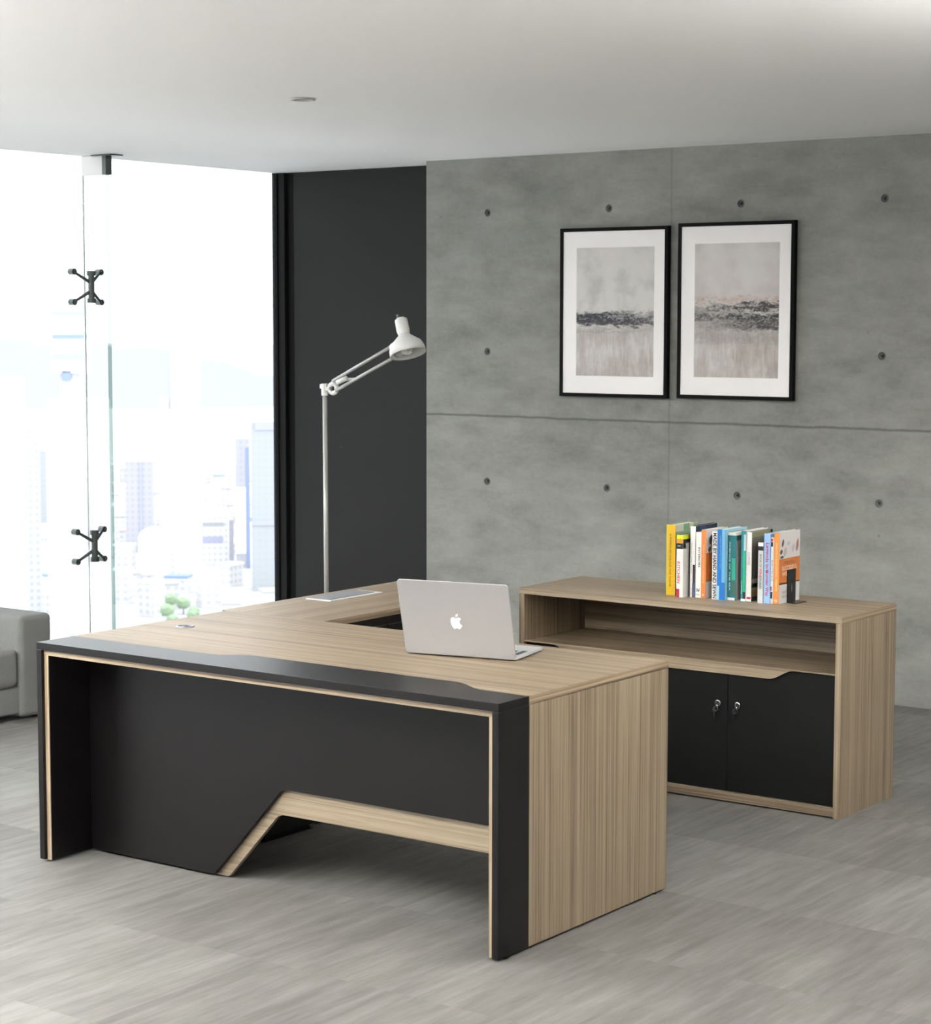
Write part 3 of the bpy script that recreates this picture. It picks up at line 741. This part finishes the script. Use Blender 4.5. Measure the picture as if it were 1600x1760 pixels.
# ------------------------------------------------------------------ floor lamp
def lamp():
    X0, Y0 = -3.300, 3.2
    t = thing('floor_lamp', 'pale floor lamp with jointed arm and bell shade behind the desk', 'lamp', (X0, Y0, 0))
    MB().lathe((0, 0, 0), (0, 0, 1), [(0, .0001), (0, .13), (.018, .128), (.024, .110), (.026, .02), (.05, .014)], 40).build('base', 'lamp_white', t, smooth=True)
    MB().tube((0, 0, .03), (-.006, 0, 1.47), .0115, seg=20).build('pole', 'lamp_pole', t, smooth=True)
    MB().tube((-.006, 0, 1.455), (-.008, 0, 1.515), .017).box(-.030, .012, -.012, .012, 1.49, 1.512).build('pole_head', 'lamp_white', t, .002)
    j = MB().torus((.048, 0, 1.492), (0, 1, 0), .023, .012, 24, 10).tube((-.01, 0, 1.49), (.03, 0, 1.492), .012).build('elbow_joint', 'lamp_white', t, smooth=True)
    MB().tube((.048, -.022, 1.492), (.048, .022, 1.492), .009).build('wing_bolt', 'steel_dark', j)
    # parallel arm bars
    MB().tube((.050, -.006, 1.528), (.440, -.006, 1.712), .0085, seg=12).tube((.070, -.006, 1.482), (.458, -.006, 1.660), .0085, seg=12).build('arm', 'lamp_pole', t, smooth=True)
    MB().tube((.070, .012, 1.535), (.185, .012, 1.540), .0075, seg=12).tube((.09, -.02, 1.522), (.150, -.02, 1.545), .012, seg=12).build('spring', 'lamp_white', t, smooth=True)
    MB().tube((.425, 0, 1.712), (.468, 0, 1.662), .026).tube((.440, 0, 1.690), (.500, 0, 1.690), .020).build('head_joint', 'lamp_white', t, .004)
    # head: axis points down and slightly right
    ax = Vector((.34, -.12, -.93)).normalized(); o = Vector((.472, 0, 1.835))
    MB().lathe(o, ax, [(-.004, .0001), (-.004, .020), (.004, .030), (.060, .032), (.085, .026)], 32).build('socket_cap', 'lamp_white', t, smooth=True)
    MB().tube(tuple(o - ax*.004 + Vector((-.012, 0, .0))), tuple(o - ax*.022 + Vector((-.014, 0, 0))), .007).build('switch', 'steel_dark', t)
    prof = [(.070, .024), (.085, .030), (.105, .052), (.125, .075), (.150, .086), (.180, .089), (.181, .086), (.150, .083), (.126, .072), (.108, .050), (.088, .027)]
    MB().lathe(o, ax, prof, 40).build('shade', 'lamp_white', t, smooth=True)
    bc = o + ax*.135
    MB().lathe(bc, ax, [(-.045, .012), (-.02, .016), (.0, .028), (.02, .031), (.04, .022), (.05, .0001)], 24).build('bulb', 'bulb', t, smooth=True)
lamp()

# ------------------------------------------------------------------ sofa
def sofa():
    xf, xb, y0, y1 = -3.815, -4.70, -.75, 1.835
    t = thing('sofa', 'low grey fabric sofa with a square arm beside the window', 'sofa', (xf, y1, 0))
    L = y0 - y1
    MB().box(-.86, -.02, L+.02, -.02, .03, .155).build('seat_base', 'sofa', t, .012, 3)
    for a, b in ((-.195, 0), (L, L+.195)):
        MB().box(-.885, 0, a, b, .012, .480).build('arm', 'sofa', t, .026, 5)
    MB().box(-.885, -.70, L+.196, -.196, .155, .492).build('backrest', 'sofa', t, .03, 5)
    n = 3; span = (-.198) - (L+.198); wv = span/n
    for k in range(n):
        a = L + .198 + k*wv
        MB().box(-.70, -.005, a+.002, a+wv-.002, .158, .338).build('seat_cushion', 'sofa', t, .03, 5)
        MB().box(-.74, -.60, a+.004, a+wv-.004, .34, .475).build('back_cushion', 'sofa', t, .035, 5)
    for fx in (-.82, -.06):
        for fy in (L+.06, -.06): MB().box(fx-.02, fx+.02, fy-.02, fy+.02, 0, .03).build('foot', 'foot', t)
sofa()

# ------------------------------------------------------------------ the city outside
GZ = -137.0; CX, CY, EZ = 3.307, -4.717, 1.83
def at(bearing, dist):      # bearing in degrees clockwise from +Y, as seen from the office
    b = math.radians(bearing); return CX + dist*math.sin(b), CY + dist*math.cos(b)
P_ = {}
P_['white'] = facade('white tower facade', (.72, .72, .73), (.56, .57, .60), 3.2, 3.4, .55)
P_['grey'] = facade('pale grey tower facade', (.62, .63, .65), (.50, .52, .56), 3.0, 3.2, .5)
P_['lav'] = facade('lavender tower facade', (.47, .465, .51), (.42, .42, .48), 3.4, 3.6, .5)
P_['teal'] = facade('pale teal glass facade', (.43, .45, .47), (.41, .435, .46), 3.2, 3.4, .45)
P_['low'] = facade('low-rise facade', (.64, .635, .635), (.52, .52, .56), 4.0, 3.4, .5)
P_['blue'] = plain('blue facade band', (.26, .33, .52), .5)
P_['cyan'] = plain('cyan window band', (.38, .50, .52), .4)
P_['coral'] = plain('coral panel', (.70, .54, .48), .7)
P_['cream'] = plain('cream cornice', (.66, .62, .54), .7)
P_['lavband'] = plain('lavender band', (.42, .43, .56), .6)
P_['roofw'] = plain('white roof', (.85, .85, .84), .7)
P_['roofp'] = plain('pink roof', (.62, .52, .53), .7)
P_['roofb'] = plain('blue roof', (.22, .32, .60), .5)
P_['roofg'] = plain('grey roof', (.45, .45, .46), .7)
P_['roofo'] = plain('orange roof', (.68, .52, .44), .7)

def ground_mat():
    m, nt, b = new_mat('distant city ground')
    tc = N(nt, 'ShaderNodeTexCoord').outputs['Object']
    n1 = noise(nt, tc, .02, 4, .6); n2 = noise(nt, tc, .11, 3, .6)
    r = ramp(nt, [(.35, (.42, .44, .44)), (.5, (.48, .475, .50)), (.62, (.56, .54, .55))])
    nt.links.new(mathn(nt, 'MULTIPLY_ADD', n1.outputs[0], .5, mathn(nt, 'MULTIPLY', n2.outputs[0], .5)), r.inputs[0])
    nt.links.new(r.outputs[0], b.inputs['Base Color']); b.inputs['Roughness'].default_value = .9
    return m
gnd = MB().prism([(-9000, -900, GZ-4), (-260, -900, GZ-4), (-260, 9000, GZ-4), (-9000, 9000, GZ-4)], (0, 0, 4)).build('ground', ground_mat())
struct(gnd, 'distant ground of the city far below the windows', 'ground')

# hills: a ridge with real relief
def hills():
    bm = bmesh.new(); nb, nd = 90, 14; G = []
    prof = [(-75, 62), (-60, 88), (-52, 100), (-48.7, 97), (-46, 90), (-45.3, 84), (-44, 74), (-43, 58), (-42, 38), (-41.2, 22), (-39, 8), (-30, 4)]
    def top(bd):
        for (a, ha), (b, hb) in zip(prof, prof[1:]):
            if a <= bd <= b: return ha + (hb - ha)*(bd - a)/(b - a)
        return 4
    for i in range(nb + 1):
        bd = -75 + 45*i/nb; row = []
        for j in range(nd + 1):
            q = j/nd; d = 3300 + 1500*q
            prof_h = math.sin(PI*min(1, q*1.0))
            z = GZ - 2 + top(bd)*1.05*prof_h + 6*math.sin(bd*3.1 + j)*prof_h
            x, y = at(bd, d); row.append(bm.verts.new((x, y, z)))
        G.append(row)
    for i in range(nb):
        for j in range(nd): bm.faces.new((G[i][j], G[i+1][j], G[i+1][j+1], G[i][j+1]))
    bmesh.ops.recalc_face_normals(bm, faces=bm.faces)
    me = bpy.data.meshes.new('hills'); bm.to_mesh(me); bm.free()
    for p in me.polygons: p.use_smooth = True
    me.materials.append(plain('hazy blue hillside', (.350, .357, .383), 1., 0, 0))  # distance haze is put into this pale blue
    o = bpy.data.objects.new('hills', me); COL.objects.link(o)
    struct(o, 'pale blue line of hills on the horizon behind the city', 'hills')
hills()

def brg(px): return math.degrees(-.627942 + math.atan((px - 800)/3550.85))
def zat(py, D): return EZ - (py - 550.8)/3550.85*D
OCC = []
def tower(px0, px1, D, y_top, mat, label, extras=(), depth=None, turn=0.):
    """A block D metres away; widths in metres follow from its angular size."""
    w = (px1 - px0)/3550.85*D; x, y = at(brg((px0 + px1)/2), D)
    OCC.append((x, y, w*1.25 + 2))
    t = thing('tower_block', label, 'building', (x, y, GZ), -math.radians(brg((px0+px1)/2)) + turn, 'towers in the city beyond the window')
    h = zat(y_top, D) - GZ; dp = depth or w
    MB().box(-w/2, w/2, 0, dp, 0, h).build('tower_wall', P_[mat], t)
    MB().box(-w/2+.6, w/2-.6, .6, dp-.6, h, h+1.2).build('roof', P_['roofw'], t)
    for nm, a0, a1, ya, yb, c, out in extras:
        z1, z0 = zat(ya, D) - GZ, zat(yb, D) - GZ
        MB().box(-w/2 + w*a0, -w/2 + w*a1, -out, .0 if z0 < h else dp*.8, z0, z1).build(nm, P_[c], t)
    return t
tower(80, 188, 905, 690, 'white', 'widest white tower, behind the glass fin, topped by a banded block',
      extras=[('upper_block', .10, .72, 525, 640, 'white', 0), ('neck', .24, .65, 640, 690, 'grey', -2),
              ('window_band', .13, .64, 536, 543, 'cyan', .6), ('window_band', .13, .45, 556, 564, 'coral', .6), ('window_band', .13, .66, 575, 582, 'blue', .6), ('window_band', .13, .66, 608, 615, 'cyan', .6),
              ('roof_sign', .26, .40, 636, 652, 'blue', 0), ('cornice', .0, 1.0, 686, 693, 'cream', 1.2),
              ('window_slit', .38, .42, 748, 768, 'grey', .3), ('window_slit', .56, .60, 748, 768, 'grey', .3), ('window_slit', .80, .84, 735, 768, 'grey', .3)])
tower(-30, 40, 880, 652, 'white', 'white tower cut by the left edge of the view', extras=[('vertical_fin', .97, 1.0, 730, 1000, 'grey', .8)])
tower(38, 66, 960, 705, 'grey', 'pale grey slab right beside the tower at the left edge')
tower(66, 82, 1300, 770, 'teal', 'thin pale blue tower between the slab and the widest white tower')
tower(290, 344, 1120, 622, 'white', 'tallest white tower right of the glass fin',
      extras=[('crown', .05, .75, 600, 622, 'white', 0), ('spire', .08, .16, 584, 600, 'lavband', 0), ('edge_strip', 0, .08, 604, 700, 'lavband', .4)])
tower(273, 288.5, 1118, 686, 'white', 'lower white wing close on the left of the tallest tower', depth=5)
tower(214, 262, 1250, 790, 'lav', 'lavender gridded tower right of the glass fin',
      extras=[('roof_cap', .05, .95, 779, 790, 'roofw', 0), ('side_strip', .50, .58, 792, 945, 'lavband', .5)])
tower(404, 428, 1160, 752, 'lav', 'slender lavender tower with a blue right edge',
      extras=[('edge_strip', .74, .96, 768, 980, 'blue', .5), ('waist', .0, .7, 836, 950, 'roofw', .5)])
tower(431, 486, 1060, 725, 'teal', 'pale teal tower cut by the black window profile',
      extras=[('roof_block', .02, .30, 706, 725, 'roofw', 0), ('roof_band', .12, 1, 724, 738, 'lavband', .6), ('mid_band', .02, .9, 893, 902, 'lavband', .6)])
tower(346, 392, 1180, 886, 'white', 'broad low block with blue bands right of the tallest tower',
      extras=[('window_band', 0, .8, 896, 902, 'teal', .5), ('window_band', 0, .75, 920, 931, 'lavband', .5)])
tower(392, 400, 1170, 892, 'lav', 'very narrow blue-grey slab beside the slender tower')

# the blue-roofed hall and low domed hall
def low(x, y, w, d, h, rz, wall, roof, label, grp):
    t = thing('low_rise_building', label, 'building', (x, y, GZ), rz, grp)
    MB().box(-w/2, w/2, -d/2, d/2, 0, h).build('building_wall', P_[wall], t)
    MB().box(-w/2-.4, w/2+.4, -d/2-.4, d/2+.4, h, h+.9).build('roof', P_[roof], t)
    return t
x, y = at(brg(303), 1060); OCC.append((x, y, 9)); low(x, y, 12, 9, 8, .5, 'low', 'roofb', 'small hall with a strong blue roof below the tallest tower', 'halls in the city')
x, y = at(brg(38), 1030); OCC.append((x, y, 19)); low(x, y, 34, 9, 5, .9, 'low', 'roofb', 'long low building with a blue roof above the sofa', 'halls in the city')
x, y = at(brg(262), 1190); OCC.append((x, y, 10))
dm = thing('domed_hall', 'white building with a rounded roof below the lavender tower', 'building', (x, y, GZ))
MB().tube((0, 0, 0), (0, 0, 14), 9, seg=28).build('hall_wall', P_['roofw'], dm)
MB().lathe((0, 0, 14), (0, 0, 1), [(0, 9)] + [(7*math.sin(a*PI/16), 9*math.cos(a*PI/16)) for a in range(1, 8)] + [(7, .01)], 28).build('dome', P_['roofw'], dm, smooth=True)

rnd2 = random.Random(4)
# park trees
M['leaf'] = plain('tree foliage', (.32, .43, .28), .8); M['bark'] = plain('bark', (.18, .14, .1), .9)
def tree(x, y, s):
    t = thing('tree', 'green park tree among the low city buildings', 'tree', (x, y, GZ), rnd2.uniform(0, 6), 'park trees in the distant city')
    MB().tube((0, 0, 0), (0, 0, 5), .4, .3, 8).build('trunk', 'bark', t)
    bm = bmesh.new(); bmesh.ops.create_icosphere(bm, subdivisions=3, radius=4.2)
    for v in bm.verts:
        q = v.co.normalized(); r = 1 + .16*math.sin(q.x*7 + 1) * math.cos(q.y*6) + .12*math.sin(q.z*9 + q.x*5)
        v.co = v.co*r; v.co.z = v.co.z*.85 + 7
    m = MB(); m.bm.free(); m.bm = bm; m.build('crown', 'leaf', t, smooth=True)
    t.scale = (s, s, s); return t
tp = None
for k in range(6):
    for _ in range(400):
        x, y = at(brg(rnd2.uniform(280, 330)), rnd2.uniform(925, 1000)); s = rnd2.uniform(.5, .8)
        if all((x-a)**2 + (y-c)**2 > (q+6.5)**2 for a, c, q in OCC): break
    OCC.append((x, y, 6.5))
    if tp is None: tp = tree(x, y, s)
    else:
        o = tp.copy(); COL.objects.link(o); o.location = (x, y, GZ); o.scale = (s, s, s); o.rotation_euler = (0, 0, rnd2.uniform(0, 6))
        for ch in tp.children:
            c = ch.copy(); COL.objects.link(c); c.parent = o

rnd = random.Random(11)
kinds = [('roofw', 'white low-rise building with a flat white roof in the distant city'),
         ('roofg', 'white low-rise building with a flat grey roof in the distant city'),
         ('roofp', 'white low-rise building with a pink roof in the distant city'),
         ('roofo', 'white low-rise building with an orange roof in the distant city'),
         ('roofb', 'white low-rise building with a blue roof in the distant city')]
protos = {}
cnt = 0
for _ in range(40000):
    if cnt >= 285: break
    b = rnd.uniform(-50.5, -39.5); D = rnd.uniform(800, 1900)
    x, y = at(b, D)
    if any((x-a)**2 + (y-c)**2 < (q + 7.6)**2 for a, c, q in OCC): continue
    OCC.append((x, y, 7.6))
    k = rnd.choices(range(5), (6, 3, 1.6, .9, .9))[0]; v = rnd.randrange(3)
    if (k, v) not in protos:
        w, d, h = ((11, 8, 7), (12, 8, 11), (8.5, 8.5, 16))[v]
        if k > 1: w, d, h = w*.8, d*.8, h*.6
        o = low(x, y, w, d, h, rnd.uniform(0, PI), 'low', kinds[k][0], kinds[k][1], 'low-rise buildings of the distant city')
        protos[(k, v)] = o
    else:
        src = protos[(k, v)]; o = src.copy(); COL.objects.link(o)
        for ch in src.children:
            c = ch.copy(); COL.objects.link(c); c.parent = o
        o.location = (x, y, GZ); o.rotation_euler = (0, 0, rnd.uniform(0, PI))
    cnt += 1

# ------------------------------------------------------------------ light
wd = bpy.data.worlds.new('sky'); scene.world = wd; wd.use_nodes = True
bg = wd.node_tree.nodes['Background']
bg.inputs[0].default_value = (.93, .97, 1.0, 1); bg.inputs[1].default_value = .47
def portal(loc, rot, sx, sy):
    l = bpy.data.lights.new('window_portal', 'AREA'); l.shape = 'RECTANGLE'; l.size = sx; l.size_y = sy
    l.cycles.is_portal = True
    o = bpy.data.objects.new('window_portal', l); COL.objects.link(o); o.location = loc; o.rotation_euler = rot
portal((XG-.05, (YB+YF)/2, CZ/2), (0, -PI/2, 0), CZ, YB-YF)

def lit(strength):
    m, nt, b = new_mat('added fill glow')
    b.inputs['Base Color'].default_value = (.8, .8, .8, 1)
    b.inputs['Emission Color'].default_value = (1, .985, .955, 1); b.inputs['Emission Strength'].default_value = strength
    return m
DOWN, UP, DIM = lit(.7), lit(9.0), lit(2.2)  # glow strengths of the added fill lights
def fill_panel(x, y, lab, mt=None):  # added glowing panel, unseen, brightens desk and floor from above
    t = thing('added_fill_panel', lab, 'light', (x, y, CZ), 0, 'added fill panels under the ceiling, out of view')
    MB().box(-.32, .32, -.92, .92, -.014, -.001).build('panel_frame', 'white_plate', t, .002)
    MB().box(-.29, .29, -.89, .89, -.0165, -.0145).build('diffuser', mt or DOWN, t)
def fill_uplight(x, y, lab):  # added uplight, unseen, brightens the ceiling for soft fill
    t = thing('added_fill_uplight', lab, 'light', (x, y, CZ-.50), 0, 'added fill uplights, out of view')
    MB().box(-.32, .32, -.92, .92, .0, .04).build('housing', 'white_plate', t, .004)
    MB().box(-.30, .30, -.90, .90, .041, .044).build('diffuser', UP, t)
    for sy in (-.7, .7): MB().tube((0, sy, .045), (0, sy, .50), .003, seg=8).build('hanging_cable', 'steel_dark', t)
for x, y in [(-2.2, -2.3), (-1.25, -2.25), (-.4, -2.3)]:
    fill_panel(x, y, 'added lit fill panel set flush against the ceiling, out of view')
fill_panel(1.7, 2.4, 'added dimmer fill panel nearest the concrete wall, out of view', DIM)
for x, y in [(-4.0, -1.9), (-2.9, -2.6), (-1.6, -3.4), (.4, -4.2), (2.5, .1)]:
    fill_uplight(x, y, 'added long white fill uplight on two cables, out of view')

scene.view_settings.view_transform = 'Standard'; scene.view_settings.look = 'None'
scene.view_settings.gamma = 1; scene.view_settings.use_curve_mapping = False
scene.view_settings.exposure = 2.68
